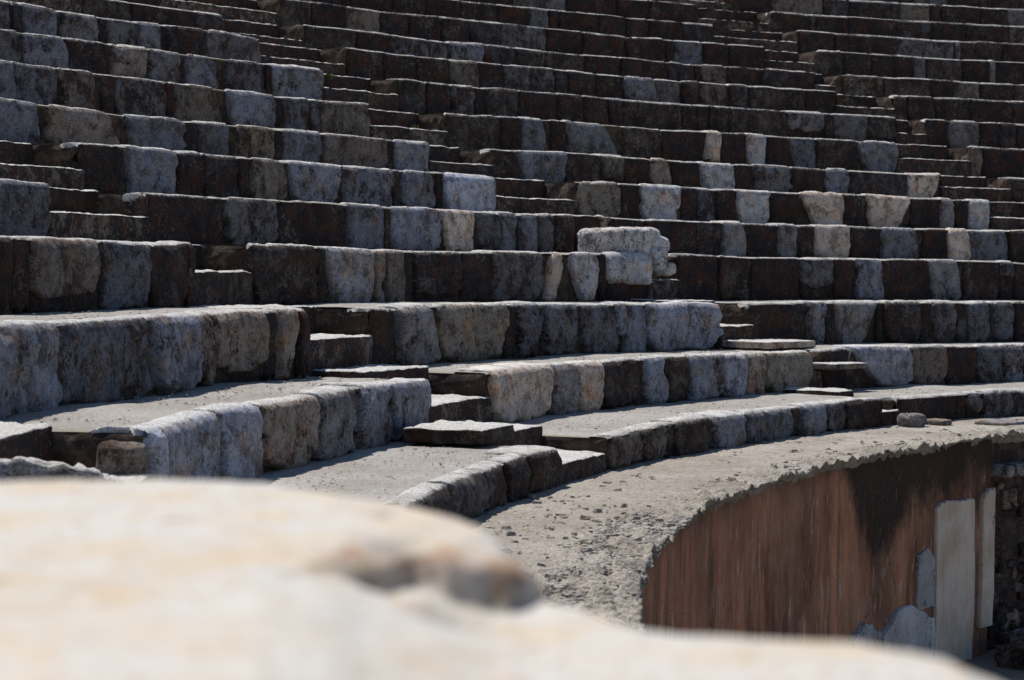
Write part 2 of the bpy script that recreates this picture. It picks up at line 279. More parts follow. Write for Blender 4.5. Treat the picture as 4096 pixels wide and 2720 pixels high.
def make_stone_mat():
    m, nt, b = node_mat('weathered_stone'); g = G(nt)
    oi = nt.nodes.new('ShaderNodeObjectInfo')
    # every stone gets its own piece of the pattern
    geo = nt.nodes.new('ShaderNodeNewGeometry'); off = nt.nodes.new('ShaderNodeVectorMath'); off.operation = 'MULTIPLY_ADD'
    cx = nt.nodes.new('ShaderNodeCombineXYZ')
    for k in range(3): nt.links.new(oi.outputs['Random'], cx.inputs[k])
    nt.links.new(cx.outputs[0], off.inputs[0]); off.inputs[1].default_value = (37, 53, 71); nt.links.new(geo.outputs['Position'], off.inputs[2])
    p = off.outputs[0]
    mp = nt.nodes.new('ShaderNodeMapping'); mp.inputs['Scale'].default_value = (1, 1, 0.5); nt.links.new(p, mp.inputs[0]); ps = mp.outputs[0]
    big = g.noise(p, 2.7, 5, 0.65, 0.4)
    mid = g.noise(p, 9, 6, 0.72, 0.5)
    st = g.noise(ps, 15, 6, 0.72, 0.2)
    fine = g.noise(p, 40, 6, 0.78)
    col = g.mix(g.ramp(big, 0.34, 0.66), oi.outputs['Color'], (0.80, 0.75, 0.70), 'MULTIPLY')
    col = g.mix(g.ramp(mid, 0.46, 0.62, 0.0, 0.75), col, (0.50, 0.46, 0.45), 'MULTIPLY')
    col = g.mix(g.ramp(g.noise(p, 5.1, 5, 0.7), 0.54, 0.64, 0, 0.75), col, (1.25, 0.80, 0.50), 'MULTIPLY')
    col = g.mix(g.ramp(g.noise(p, 7.3, 5, 0.7), 0.52, 0.62, 0, 0.7), col, (0.80, 0.88, 1.12), 'MULTIPLY')
    col = g.mix(g.ramp(g.noise(p, 4.1, 6, 0.75), 0.53, 0.60, 0, 0.75), col, (0.34, 0.24, 0.18), 'MULTIPLY')
    col = g.mix(g.ramp(fine, 0.52, 0.64, 0, 0.6), col, g.mix(0.5, (0.62, 0.60, 0.57), oi.outputs['Color']))
    wr = g.attr('wear_highlight')
    base_face = col
    am = g.math('MULTIPLY', oi.outputs['Alpha'], 0.40)
    pt = g.noise(p, 4.3, 7, 0.72, 0.6)
    mask = g.math('ADD', g.math('MULTIPLY', st, 0.25), g.math('MULTIPLY', pt, 0.47))
    mask = g.math('ADD', mask, g.math('MULTIPLY', fine, 0.28))
    mask = g.math('ADD', mask, am)
    red = g.ramp(g.noise(p, 7.7, 3, 0.6), 0.45, 0.62)
    col = g.mix(g.ramp(mask, 0.615, 0.69), col, g.mix(red, (0.030, 0.022, 0.022), (0.070, 0.030, 0.018)))
    # lichen flecks
    f1 = g.noise(p, 26, 5, 0.75); f2 = g.noise(p, 3.3, 3, 0.5)
    fl = g.ramp(g.math('ADD', g.math('MULTIPLY', f1, 0.62), g.math('MULTIPLY', f2, 0.38)), 0.565, 0.615, 0, 0.8)
    col = g.mix(fl, col, g.mix(0.35, (0.24, 0.205, 0.16), oi.outputs['Color']))
    gr = g.noise(p, 47, 5, 0.8)
    zone = g.ramp(g.noise(p, 3.1, 5, 0.7), 0.44, 0.60)
    col = g.mix(g.math('MULTIPLY', g.ramp(gr, 0.40, 0.49, 0.8, 0.1), g.math('SUBTRACT', 1.0, g.math('MULTIPLY', zone, 0.6))), col, (0.42, 0.37, 0.35), 'MULTIPLY')
    col = g.mix(g.math('MULTIPLY', g.ramp(gr, 0.55, 0.62, 0, 0.8), zone), col, g.mix(0.7, (0.46, 0.40, 0.35), oi.outputs['Color']))
    # seat tops rubbed clean by use and rain, with sunlit rim highlights painted in
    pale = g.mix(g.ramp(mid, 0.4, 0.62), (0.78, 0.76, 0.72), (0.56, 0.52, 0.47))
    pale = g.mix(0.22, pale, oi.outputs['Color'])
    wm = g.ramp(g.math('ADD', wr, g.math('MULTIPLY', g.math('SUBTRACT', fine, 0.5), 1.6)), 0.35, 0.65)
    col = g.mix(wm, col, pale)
    pits = g.ramp(g.noise(p, 58, 4, 0.7), 0.34, 0.42, 1, 0)
    col = g.mix(g.math('MULTIPLY', pits, 0.75), col, (0.25, 0.2, 0.18), 'MULTIPLY')
    sp = g.ramp(g.math('ADD', g.math('MULTIPLY', g.noise(p, 85, 3, 0.6), 0.6), g.math('MULTIPLY', g.noise(p, 8, 3, 0.6), 0.4)), 0.545, 0.60, 0, 0.7)
    col = g.mix(sp, col, (0.16, 0.13, 0.12), 'MULTIPLY')
    nt.links.new(col, b.inputs['Base Color'])
    vo = g.voro(p, 14, 'F1'); 
    h = g.math('ADD', g.math('MULTIPLY', mid, 0.8), g.math('MULTIPLY', fine, 0.6))
    h = g.math('SUBTRACT', h, g.math('MULTIPLY', pits, 0.3))
    h = g.math('ADD', h, g.math('MULTIPLY', vo, 0.25))
    g.bump(h, 0.9, 0.035, b)
    return m

def make_core_mat():
    m, nt, b = node_mat('dark_mortar_core'); g = G(nt)
    p = g.pos(); a = g.noise(p, 2.3, 5, 0.6); f = g.noise(p, 38, 5, 0.7)
    col = g.mix(g.ramp(a, 0.3, 0.7), (0.022, 0.015, 0.013), (0.052, 0.030, 0.021))
    col = g.mix(g.ramp(g.noise(g.pos((1, 1, .3)), 9, 5, 0.65), 0.5, 0.72, 0, 0.7), col, (0.022, 0.019, 0.017))
    fl = g.ramp(g.math('ADD', g.math('MULTIPLY', f, 0.62), g.math('MULTIPLY', g.noise(p, 6, 3, 0.5), 0.38)), 0.57, 0.63, 0, 0.7)
    col = g.mix(g.ramp(g.noise(p, 8, 6, 0.75), 0.48, 0.60, 0, 0.65), col, (0.11, 0.08, 0.06))
    col = g.mix(fl, col, (0.17, 0.135, 0.10))
    nt.links.new(col, b.inputs['Base Color'])
    g.bump(g.math('ADD', g.math('MULTIPLY', f, 0.6), a), 0.8, 0.03, b)
    return m

def make_tread_mat(name, c1, c2, c3):
    m, nt, b = node_mat(name); g = G(nt)
    p = g.pos(); a = g.noise(p, 1.7, 5, 0.6); f = g.noise(p, 70, 4, 0.7); v = g.voro(p, 55)
    col = g.mix(g.ramp(a, 0.35, 0.66), c1, c2)
    col = g.mix(g.ramp(g.noise(p, 19, 5, 0.7), 0.5, 0.66, 0, 0.6), col, c3)
    col = g.mix(g.ramp(f, 0.34, 0.46, 0.75, 0), col, (0.11, 0.085, 0.065))
    col = g.mix(g.ramp(g.noise(p, 33, 5, 0.8), 0.50, 0.62, 0, 0.45), col, (0.14, 0.11, 0.09))
    col = g.mix(g.ramp(g.noise(p, 110, 2, 0.5), 0.62, 0.7, 0, 0.6), col, (0.5, 0.47, 0.42))
    nt.links.new(col, b.inputs['Base Color'])
    col = g.mix(g.ramp(g.noise(p, 4.5, 6, 0.72), 0.50, 0.60, 0, 0.5), col, (0.62, 0.58, 0.54), 'MULTIPLY')
    h = g.math('ADD', g.math('MULTIPLY', f, 0.6), g.math('MULTIPLY', g.noise(p, 17, 4, 0.6), 0.9))
    h = g.math('SUBTRACT', h, g.math('MULTIPLY', v, 0.25))
    g.bump(h, 0.9, 0.03, b)
    return m

def make_plaster_mat():
    m, nt, b = node_mat('streaked_plaster'); g = G(nt)
    # use angle round the orchestra as horizontal coordinate so streaks run straight down
    geo = nt.nodes.new('ShaderNodeNewGeometry'); sx = nt.nodes.new('ShaderNodeSeparateXYZ')
    nt.links.new(geo.outputs['Position'], sx.inputs[0])
    ang = g.math('ARCTAN2', g.math('SUBTRACT', sx.outputs[1], OY), g.math('SUBTRACT', sx.outputs[0], OX))
    s = g.math('MULTIPLY', ang, RP)
    cb = nt.nodes.new('ShaderNodeCombineXYZ')
    nt.links.new(s, cb.inputs[0]); nt.links.new(g.math('MULTIPLY', sx.outputs[2], 0.13), cb.inputs[2])
    sv = cb.outputs[0]
    cb2 = nt.nodes.new('ShaderNodeCombineXYZ')
    nt.links.new(s, cb2.inputs[0]); nt.links.new(g.math('MULTIPLY', sx.outputs[2], 0.6), cb2.inputs[2])
    s2 = cb2.outputs[0]
    p = g.pos()
    k1 = g.math('ADD', g.math('MULTIPLY', g.noise(sv, 4.2, 5, 0.72), 0.68), g.math('MULTIPLY', g.noise(s2, 3.0, 6, 0.7), 0.32)); k2 = g.noise(sv, 1.1, 3, 0.5); big = g.noise(p, 1.4, 5, 0.6)
    col = g.mix(g.ramp(k1, 0.33, 0.66), (0.080, 0.034, 0.020), (0.56, 0.240, 0.125))
    col = g.mix(g.ramp(k2, 0.42, 0.6, 0, 0.65), col, (0.12, 0.062, 0.042))
    col = g.mix(g.ramp(big, 0.45, 0.7, 0, 0.4), col, (0.46, 0.25, 0.16))
    col = g.mix(g.ramp(g.noise(s2, 9, 5, 0.7), 0.54, 0.7, 0, 0.45), col, (0.46, 0.32, 0.25))
    col = g.mix(g.ramp(g.noise(p, 30, 5, 0.75), 0.5, 0.7, 0, 0.4), col, (0.10, 0.06, 0.04))
    col = g.mix(g.ramp(g.noise(sv, 13, 4, 0.7), 0.57, 0.66, 0, 0.6), col, (0.60, 0.40, 0.30))
    # black stain that hangs from the coping in tongues towards the marble slabs
    t = g.noise(s2, 2.4, 6, 0.62, 0.2)
    wa = g.ramp(ang, 2.59, 2.65, 1, 0); wb = g.ramp(ang, 2.535, 2.57, 0, 1)
    zl = g.math('SUBTRACT', 0.22, g.math('MULTIPLY', wa, g.math('ADD', 0.62, g.math('MULTIPLY', wb, 0.30))))
    u = g.math('SUBTRACT', sx.outputs[2], zl)
    u = g.math('ADD', u, g.math('ADD', g.math('MULTIPLY', g.math('SUBTRACT', t, 0.5), 1.3), g.math('MULTIPLY', g.math('SUBTRACT', g.noise(p, 5, 6, 0.7), 0.5), 0.7)))
    st = g.ramp(u, -0.16, 0.34, 0, 0.92)
    sp = g.ramp(g.noise(g.pos((1, 1, .4)), 40, 3, 0.6), 0.60, 0.68, 0, 0.5)
    col = g.mix(st, col, g.mix(sp, (0.020, 0.013, 0.010), (0.19, 0.13, 0.10)))
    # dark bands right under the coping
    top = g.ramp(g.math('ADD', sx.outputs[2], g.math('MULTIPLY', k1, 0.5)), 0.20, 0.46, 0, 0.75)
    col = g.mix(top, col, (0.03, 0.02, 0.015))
    # cracks
    w = g.voro(g.pos((1, 1, 1.6)), 0.75, 'DISTANCE_TO_EDGE')
    wd = g.math('ADD', w, g.math('MULTIPLY', g.noise(p, 6, 4, 0.6), 0.05))
    col = g.mix(g.ramp(wd, 0.020, 0.028, 0.7, 0), col, (0.05, 0.03, 0.02))
    nt.links.new(col, b.inputs['Base Color'])
    n1 = g.bump(g.noise(p, 14, 6, 0.65), 0.5, 0.02, b)
    g.bump(k1, 0.3, 0.01, b, n1)
    return m

def make_fore_mat():
    m, nt, b = node_mat('sunlit_pale_stone'); g = G(nt)
    p = g.pos(); a = g.noise(p, 7, 4, 0.6); q = g.noise(p, 18, 4, 0.65, 0.4); c = g.noise(p, 34, 3, 0.6)
    col = g.mix(g.ramp(a, 0.42, 0.68, 0, 0.85), (0.47, 0.45, 0.415), (0.47, 0.385, 0.28))
    col = g.mix(g.ramp(q, 0.54, 0.68, 0, 0.6), col, (0.50, 0.38, 0.25))
    col = g.mix(g.ramp(g.noise(p, 60, 3, 0.6), 0.55, 0.68, 0, 0.6), col, (0.36, 0.26, 0.17))
    col = g.mix(g.ramp(c, 0.62, 0.72, 0, 0.7), col, (0.30, 0.19, 0.11))
    col = g.mix(g.ramp(g.attr('broken'), 0.25, 0.8, 0, 0.92), col, g.mix(g.ramp(q, 0.42, 0.58), (0.30, 0.175, 0.105), (0.27, 0.195, 0.14)))
    nt.links.new(col, b.inputs['Base Color'])
    g.bump(g.math('ADD', q, g.math('MULTIPLY', c, 0.5)), 0.6, 0.012, b)
    return m

def make_marble_mat():
    m, nt, b = node_mat('pale_marble'); g = G(nt)
    p = g.pos(); a = g.noise(p, 3.2, 5, 0.62, 0.3); f = g.noise(p, 45, 5, 0.75); s_ = g.noise(g.pos((1, 1, .15)), 22, 4, 0.65)
    oi = nt.nodes.new('ShaderNodeObjectInfo')
    col = g.mix(g.ramp(a, 0.35, 0.65), oi.outputs['Color'], (0.80, 0.74, 0.67), 'MULTIPLY')
    col = g.mix(g.ramp(s_, 0.48, 0.68, 0, 0.55), col, (0.72, 0.68, 0.66), 'MULTIPLY')
    mk = g.math('ADD', g.math('MULTIPLY', f, 0.55), g.math('MULTIPLY', g.noise(p, 6, 5, 0.7), 0.45))
    mk = g.math('ADD', mk, g.math('MULTIPLY', oi.outputs['Alpha'], 0.25))
    col = g.mix(g.ramp(mk, 0.60, 0.68, 0, 0.85), col, (0.07, 0.06, 0.055))
    nt.links.new(col, b.inputs['Base Color']); g.bump(g.math('ADD', f, g.math('MULTIPLY', a, 2.0)), 0.6, 0.02, b)
    return m
STONE = make_stone_mat()
MARBLE = make_marble_mat()
CORE = make_core_mat()
TREAD = make_tread_mat('sandy_tread', (0.33, 0.305, 0.275), (0.42, 0.40, 0.37), (0.28, 0.245, 0.205))
TERR = make_tread_mat('gravel_terrace', (0.31, 0.272, 0.228), (0.42, 0.38, 0.33), (0.20, 0.165, 0.13))
EDGE = make_tread_mat('broken_conglomerate', (0.26, 0.22, 0.175), (0.36, 0.32, 0.27), (0.15, 0.12, 0.09))
WORN = make_tread_mat('worn_step_top', (0.55, 0.53, 0.50), (0.63, 0.615, 0.59), (0.46, 0.43, 0.39))
PLASTER = make_plaster_mat()
FORE = make_fore_mat()
GRND = make_tread_mat('orchestra_dirt', (0.22, 0.19, 0.15), (0.3, 0.26, 0.21), (0.15, 0.12, 0.09))

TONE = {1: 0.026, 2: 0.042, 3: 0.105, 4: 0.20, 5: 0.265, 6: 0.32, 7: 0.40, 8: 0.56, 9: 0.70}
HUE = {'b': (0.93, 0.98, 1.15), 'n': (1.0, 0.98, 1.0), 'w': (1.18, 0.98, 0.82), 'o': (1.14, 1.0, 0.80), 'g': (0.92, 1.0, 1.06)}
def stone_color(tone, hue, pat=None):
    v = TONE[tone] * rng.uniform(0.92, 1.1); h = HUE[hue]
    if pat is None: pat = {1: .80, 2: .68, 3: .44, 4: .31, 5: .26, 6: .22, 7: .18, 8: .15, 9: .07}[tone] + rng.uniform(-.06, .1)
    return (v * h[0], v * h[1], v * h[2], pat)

def dim(c, i, tone):
    # higher rows toned down except the whitest stones; other pale stones lifted
    f = 0.92 if (i >= 4 and tone < 8) else (1.18 if (tone >= 5 and tone < 9) else 1.0)
    return (c[0] * f, c[1] * f, c[2] * f, c[3])

# ------------------------------------------------------------------ curved surface of a seat row
def wobble(th, i, which):
    R = RR[i]
    P = np.stack([th * R, np.full_like(th, i * 3.7), np.full_like(th, which * 9.1)], -1)
    if which == 0: return 0.022 * noise(P, 1.1, 3) + 0.009 * noise(P, 4.3, 4)
    return 0.018 * noise(P, 0.9, 5) + 0.010 * noise(P, 3.9, 6)

def row_surface(i, th, t, h, rb):
    """point of row i at angle th, distance t up the face and over the rim, raised h along the normal"""
    H = ZZ[i + 1] - ZZ[i]
    R, z0 = RR[i], ZZ[i]
    a = np.clip((t - (H - rb)) / rb, 0, math.pi / 2)
    over = np.maximum(t - (H - rb) - rb * math.pi / 2, 0)
    face = np.minimum(t, H - rb)
    rho = R + rb * (1 - np.cos(a)) + over - h * np.cos(a)
    z = z0 + face + rb * np.sin(a) + h * np.sin(a)
    rho = rho + wobble(th, i, 0); z = z + wobble(th, i, 1) * np.clip(t / H, 0, 1)
    return np.stack([OX + rho * np.cos(th), OY + rho * np.sin(th), z], -1)

def cell_for(i, th):
    x = OX + RR[i] * math.cos(th); y = OY + RR[i] * math.sin(th)
    d = math.hypot(x, y)
    return max(0.014, min(0.06, d * 0.0017))

def row_part(i, L, Rt, t0, t1, h0, amp, name, mat, parent, rb, seed, cap=True):
    mid = 0.5 * (L + Rt)
    cell = max(0.02, min(cell_for(i, min(L, 2.95)), cell_for(i, Rt)) * 1.3)
    n = max(8, int((L - Rt) * RR[i] / cell)); n = min(n, 420)
    m = max(6, int((t1 - t0) / cell)); m = min(m, 40)
    ths = np.linspace(L, Rt, n); ts = np.linspace(t0, t1, m)
    TH, T = np.meshgrid(ths, ts, indexing='ij')
    P = row_surface(i, TH, T, np.zeros_like(T), rb)
    h = h0 + amp * fbm(P, 3.0, seed) + amp * 0.5 * fbm(P, 14, seed + 7)
    P = row_surface(i, TH, T, h, rb)
    V = P.reshape(-1, 3); F = grid_faces(n, m)
    if cap:
        # end faces of the row, seen beside the stairs
        vs_ = [V]; fs = [F]; off = len(V)
        dep = RR[i + 1] - RR[i]; Hh = ZZ[i + 1] - ZZ[i]
        tc = np.concatenate([np.linspace(-0.06, Hh + 0.1, 26), np.linspace(Hh + 0.14, Hh + dep + 0.1, 22)])
        for e, flip in ((0, True), (n - 1, False)):
            th = ths[e]
            inner = row_surface(i, np.full(48, th), tc, np.full(48, -0.016), rb)
            ctr = np.array([OX + (RR[i] + 0.7) * math.cos(th), OY + (RR[i] + 0.7) * math.sin(th), ZZ[i] - 0.1])
            sgn = 1 if e == 0 else -1
            tv = np.array([-math.sin(th), math.cos(th), 0]) * sgn
            ring = []
            for s in np.linspace(0, 1, 16):
                q = inner * (1 - s) + ctr * s
                bul = 0.015 * min(1, s * 12) + 0.034 * (0.7 * fbm(q, 3.5, 31) + 1.2 * (0.45 - np.abs(noise(q, 6, 33))) + 0.4 * fbm(q, 18, 34)) * min(1, s * 8 + .3)
                ring.append(q + tv * bul[:, None])
            G_ = np.stack(ring, 0); vs_.append(G_.reshape(-1, 3)); fs.append(grid_faces(16, 48, off, flip)); off += 16 * 48
        V = np.concatenate(vs_); F = np.concatenate(fs)
    return mesh_obj(name, V, F, mat, parent)

def clustered(n):
    u = np.linspace(-1, 1, n)
    return np.sign(u) * (1 - (1 - np.abs(u)) ** 1.35)

def facing_stone(i, tl, tr, bl, br, bot, top_over, proud, n_exp, color, parent, rb, seed, rough=1.0, name='stone'):
    H = ZZ[i + 1] - ZZ[i]
    mid = 0.5 * (tl + tr)
    cell = cell_for(i, mid) * 0.85
    w = abs(tl - tr) * RR[i]; hgt = H * (1 - bot) + top_over
    na = int(np.clip(w / cell, 8, 76)); nb = int(np.clip(hgt / cell, 10, 60))
    a = clustered(na); b = clustered(nb)
    a = np.concatenate([[-1], a, [1]]); b = np.concatenate([[-1], b, [1]])
    A, B = np.meshgrid(a, b, indexing='ij')
    skirt = np.zeros(A.shape, bool); skirt[0] = skirt[-1] = True; skirt[:, 0] = skirt[:, -1] = True
    phi = np.arctan2(B, A)
    ca, sa = np.abs(np.cos(phi)), np.abs(np.sin(phi))
    rs = 1 / np.maximum(ca, sa); re = (ca ** n_exp + sa ** n_exp) ** (-1 / n_exp)
    mm = np.maximum(np.abs(A), np.abs(B))
    k = 1 + (re / rs - 1) * mm ** 2
    # uneven outline
    O_ = np.stack([np.cos(phi) * 1.2, np.sin(phi) * 1.2, np.full_like(phi, seed * 0.37)], -1)
    amp_o = 0.036 / max(0.2, min(w, hgt)) * rough
    k = k * (1 + amp_o * mm * (fbm(O_, 1.6, 8) * 2.2 + noise(O_, 6, 12) * 1.0 + noise(O_, 15, 13) * 0.6))
    x = np.clip(A * k, -1.02, 1.02); y = np.clip(B * k, -1.03, 1.03)
    u = (x + 1) / 2; v = (y + 1) / 2
    t0 = H * bot - 0.015; t1 = H + (rb * (math.pi / 2 - 1)) + top_over
    T = t0 + (t1 - t0) * v
    vf = np.clip(T / H, 0, 1)
    Lth = bl + (tl - bl) * vf; Rth = br + (tr - br) * vf
    TH = Lth + (Rth - Lth) * u
    ea = (1 - np.abs(A)) * w / 2; eb = (1 - np.abs(B)) * hgt / 2
    rr = min(0.034, 0.10 * min(w, hgt) + 0.010) * (0.75 + 0.25 * rough)
    d = np.minimum(np.minimum(ea, eb), rr)
    h = proud - (rr - np.sqrt(np.maximum(rr ** 2 - (rr - d) ** 2, 0)))
    P = row_surface(i, TH, T, np.zeros_like(T), rb)
    Pn = P + seed * 1.7
    h = h + rough * (0.014 * fbm(Pn, 3.5, 20) + 0.013 * (0.45 - np.abs(noise(Pn, 6.5, 21))) + 0.010 * (0.45 - np.abs(noise(Pn, 14, 23))) + 0.007 * fbm(Pn, 30, 24))
    chip = np.clip(noise(Pn, 6, 29) - 0.35, 0, 1) * 0.07 * rough
    h = h - chip
    # the front rim of old stones is worn down
    rim = np.exp(-((T - (H - rb * 0.3)) / 0.05) ** 2)
    h = h - rim * (0.010 + 0.022 * np.clip(noise(Pn, 5, 33), 0, 1)) * rough
    topf = np.clip((T - (H - rb)) / rb, 0, 1) * (0.45 + 0.45 * ((seed * 0.618) % 1) if i >= 3 else 0.72)
    h = np.where(T > H - rb, h * (1 - topf) + 0.003 * topf, h)
    # blend into the sand at the back of the seat
    back = np.clip((T - (t1 - 0.10)) / 0.10, 0, 1) * (top_over > 0.1)
    h = h - back * (proud + 0.01)
    h = np.where(skirt, h - 0.16, h)
    P = row_surface(i, TH, T, h, rb)
    wear_highlight = np.clip((T - (H - rb * 0.55)) / (rb * 1.0), 0, 1) * 0.95 + (0.2 if i < 3 else 0.0) * np.clip(1 - (H - T) / 0.08, 0, 1) * (T < H)  # worn top plus a painted bright line where sun catches the rim
    wear_highlight = np.where(skirt, -1.0, wear_highlight)
    return mesh_obj(name, P.reshape(-1, 3), grid_faces(A.shape[0], A.shape[1]), STONE, parent, color=color, attr=('wear_highlight', wear_highlight))

# ------------------------------------------------------------------ a rough block, rounded, in any frame
def rough_block(name, half, r, amp, mats, parent, place, n=(14, 14, 8), seed=0, color=None, split_top=False, warp=None, nscale=6.0, label=None):
    half = np.array(half, float); V = []; F = []; MI = []; off = 0
    for ax in range(3):
        for sg in (-1, 1):
            o1, o2 = [k for k in range(3) if k != ax]
            a = clustered(n[o1]); b = clustered(n[o2])
            A, B = np.meshgrid(a, b, indexing='ij')
            P = np.zeros(A.shape + (3,)); P[..., ax] = sg; P[..., o1] = A; P[..., o2] = B
            Q = P * half; core = np.clip(Q, -(half - r), half - r)
            dv = Q - core; ln = np.linalg.norm(dv, axis=-1, keepdims=True); dv = dv / np.maximum(ln, 1e-9)
            Q = core + r * dv
            if warp is not None: Q = warp(Q)
            S = Q + seed * 3.3
            dsp = amp * (fbm(S, nscale, 41) + 0.5 * fbm(S, nscale * 3.7, 44))
            Q = Q + dv * dsp[..., None]
            flip = (ax == 1) ^ (sg < 0)
            f = grid_faces(len(a), len(b), off, flip)
            F.append(f); V.append(Q.reshape(-1, 3)); off += Q.shape[0] * Q.shape[1]
            MI.append(np.full(len(f), 1 if (split_top and ax == 2 and sg > 0) else 0))
    V = place(np.concatenate(V))
    o = mesh_obj(name, V, np.concatenate(F), mats, parent, mi=np.concatenate(MI), color=color, label=label)
    return o

def polar_place(Rc, thc, zc):
    def f(Q):
        th = thc - Q[:, 1] / Rc; rho = Rc + Q[:, 0]
        return np.stack([OX + rho * np.cos(th), OY + rho * np.sin(th), zc + Q[:, 2]], -1)
    return f

def frame_place(loc, rot=(0, 0, 0)):
    from mathutils import Euler
    M = np.array(Euler(rot).to_matrix())
    return lambda Q: Q @ M.T + np.array(loc)

def pol(R, th, z): return (OX + R * math.cos(th), OY + R * math.sin(th), z)

# ------------------------------------------------------------------ ground, terrace
gp = []
n = 40
gx = np.linspace(-250, 250, n); GX, GY = np.meshgrid(gx, gx, indexing='ij')
o = mesh_obj('ground', np.stack([GX, GY, np.full_like(GX, GROUND_Z)], -1).reshape(-1, 3), grid_faces(n, n, flip=True), GRND)
o['kind'] = 'structure'

def terrace():
    th = np.concatenate([np.arange(3.62, 3.2, -0.004), np.arange(3.2, 2.40, -0.0011), np.arange(2.40, 1.5, -0.004)])
    rho = np.concatenate([[RP + 0.09], RP + np.array([.05, .045, .04, .035, .03, .022, .012]), RP + np.linspace(0.0, 0.45, 28) , RP + np.linspace(0.47, 1.22, 26)])
    z = np.concatenate([[ZZ[0] - 0.09], ZZ[0] - np.array([.060, .048, .040, .032, .024, .016, .008]), np.full(54, ZZ[0])])
    TH, RH = np.meshgrid(th, rho, indexing='ij'); Zg = np.broadcast_to(z, TH.shape).copy()
    P = np.stack([OX + RH * np.cos(TH), OY + RH * np.sin(TH), Zg], -1)
    near = np.clip((TH - 2.80) / 0.25, 0, 1)
    e = np.clip(1 - (RH - RP) / (0.30 + 0.35 * near), 0, 1)                     # broken strip along the edge
    Pf = P * np.array([1, 1, 3.0])
    rag = np.abs(fbm(Pf, 7.5, 51, 4)) * 2 - 0.25
    lay = np.round((fbm(P, 2.6, 55) + 0.5 * fbm(P, 11, 56)) * 5) / 5
    Zn = P[..., 2] + 0.012 * fbm(P, 2.2, 50) + 0.008 * fbm(P, 14, 52, 4) + 0.006 * (0.4 - np.abs(noise(P, 7, 53))) + e ** 0.7 * (0.030 * lay + 0.040 * rag - 0.012 * e - 0.014) * (1 + 0.8 * near)
    edge = np.clip(1 - (RH - RP) / 0.12, 0, 1)
    rad = edge * (0.034 * fbm(P * np.array([1, 1, .3]), 2.4, 60) + 0.010 * fbm(P * np.array([1, 1, 4]), 9, 61, 4) + 0.008 * noise(P * np.array([1, 1, 4]), 45, 64))
    rad = rad + e * 0.012 * fbm(P, 30, 62)
    lip = (Zg < ZZ[0] - 0.005)
    rad = rad + lip * 0.016 * (0.5 - np.abs(noise(P, 9, 66))) + lip * 0.008 * noise(P, 40, 67)
    RH2 = RH + rad
    V = np.stack([OX + RH2 * np.cos(TH), OY + RH2 * np.sin(TH), Zn], -1)
    Fq = grid_faces(len(th), len(rho))
    o = mesh_obj('terrace', V.reshape(-1, 3), Fq, [TERR, EDGE], mi=((Fq[:, 0] % len(rho)) < 6).astype(int), smooth=True); o['kind'] = 'structure'
terrace()

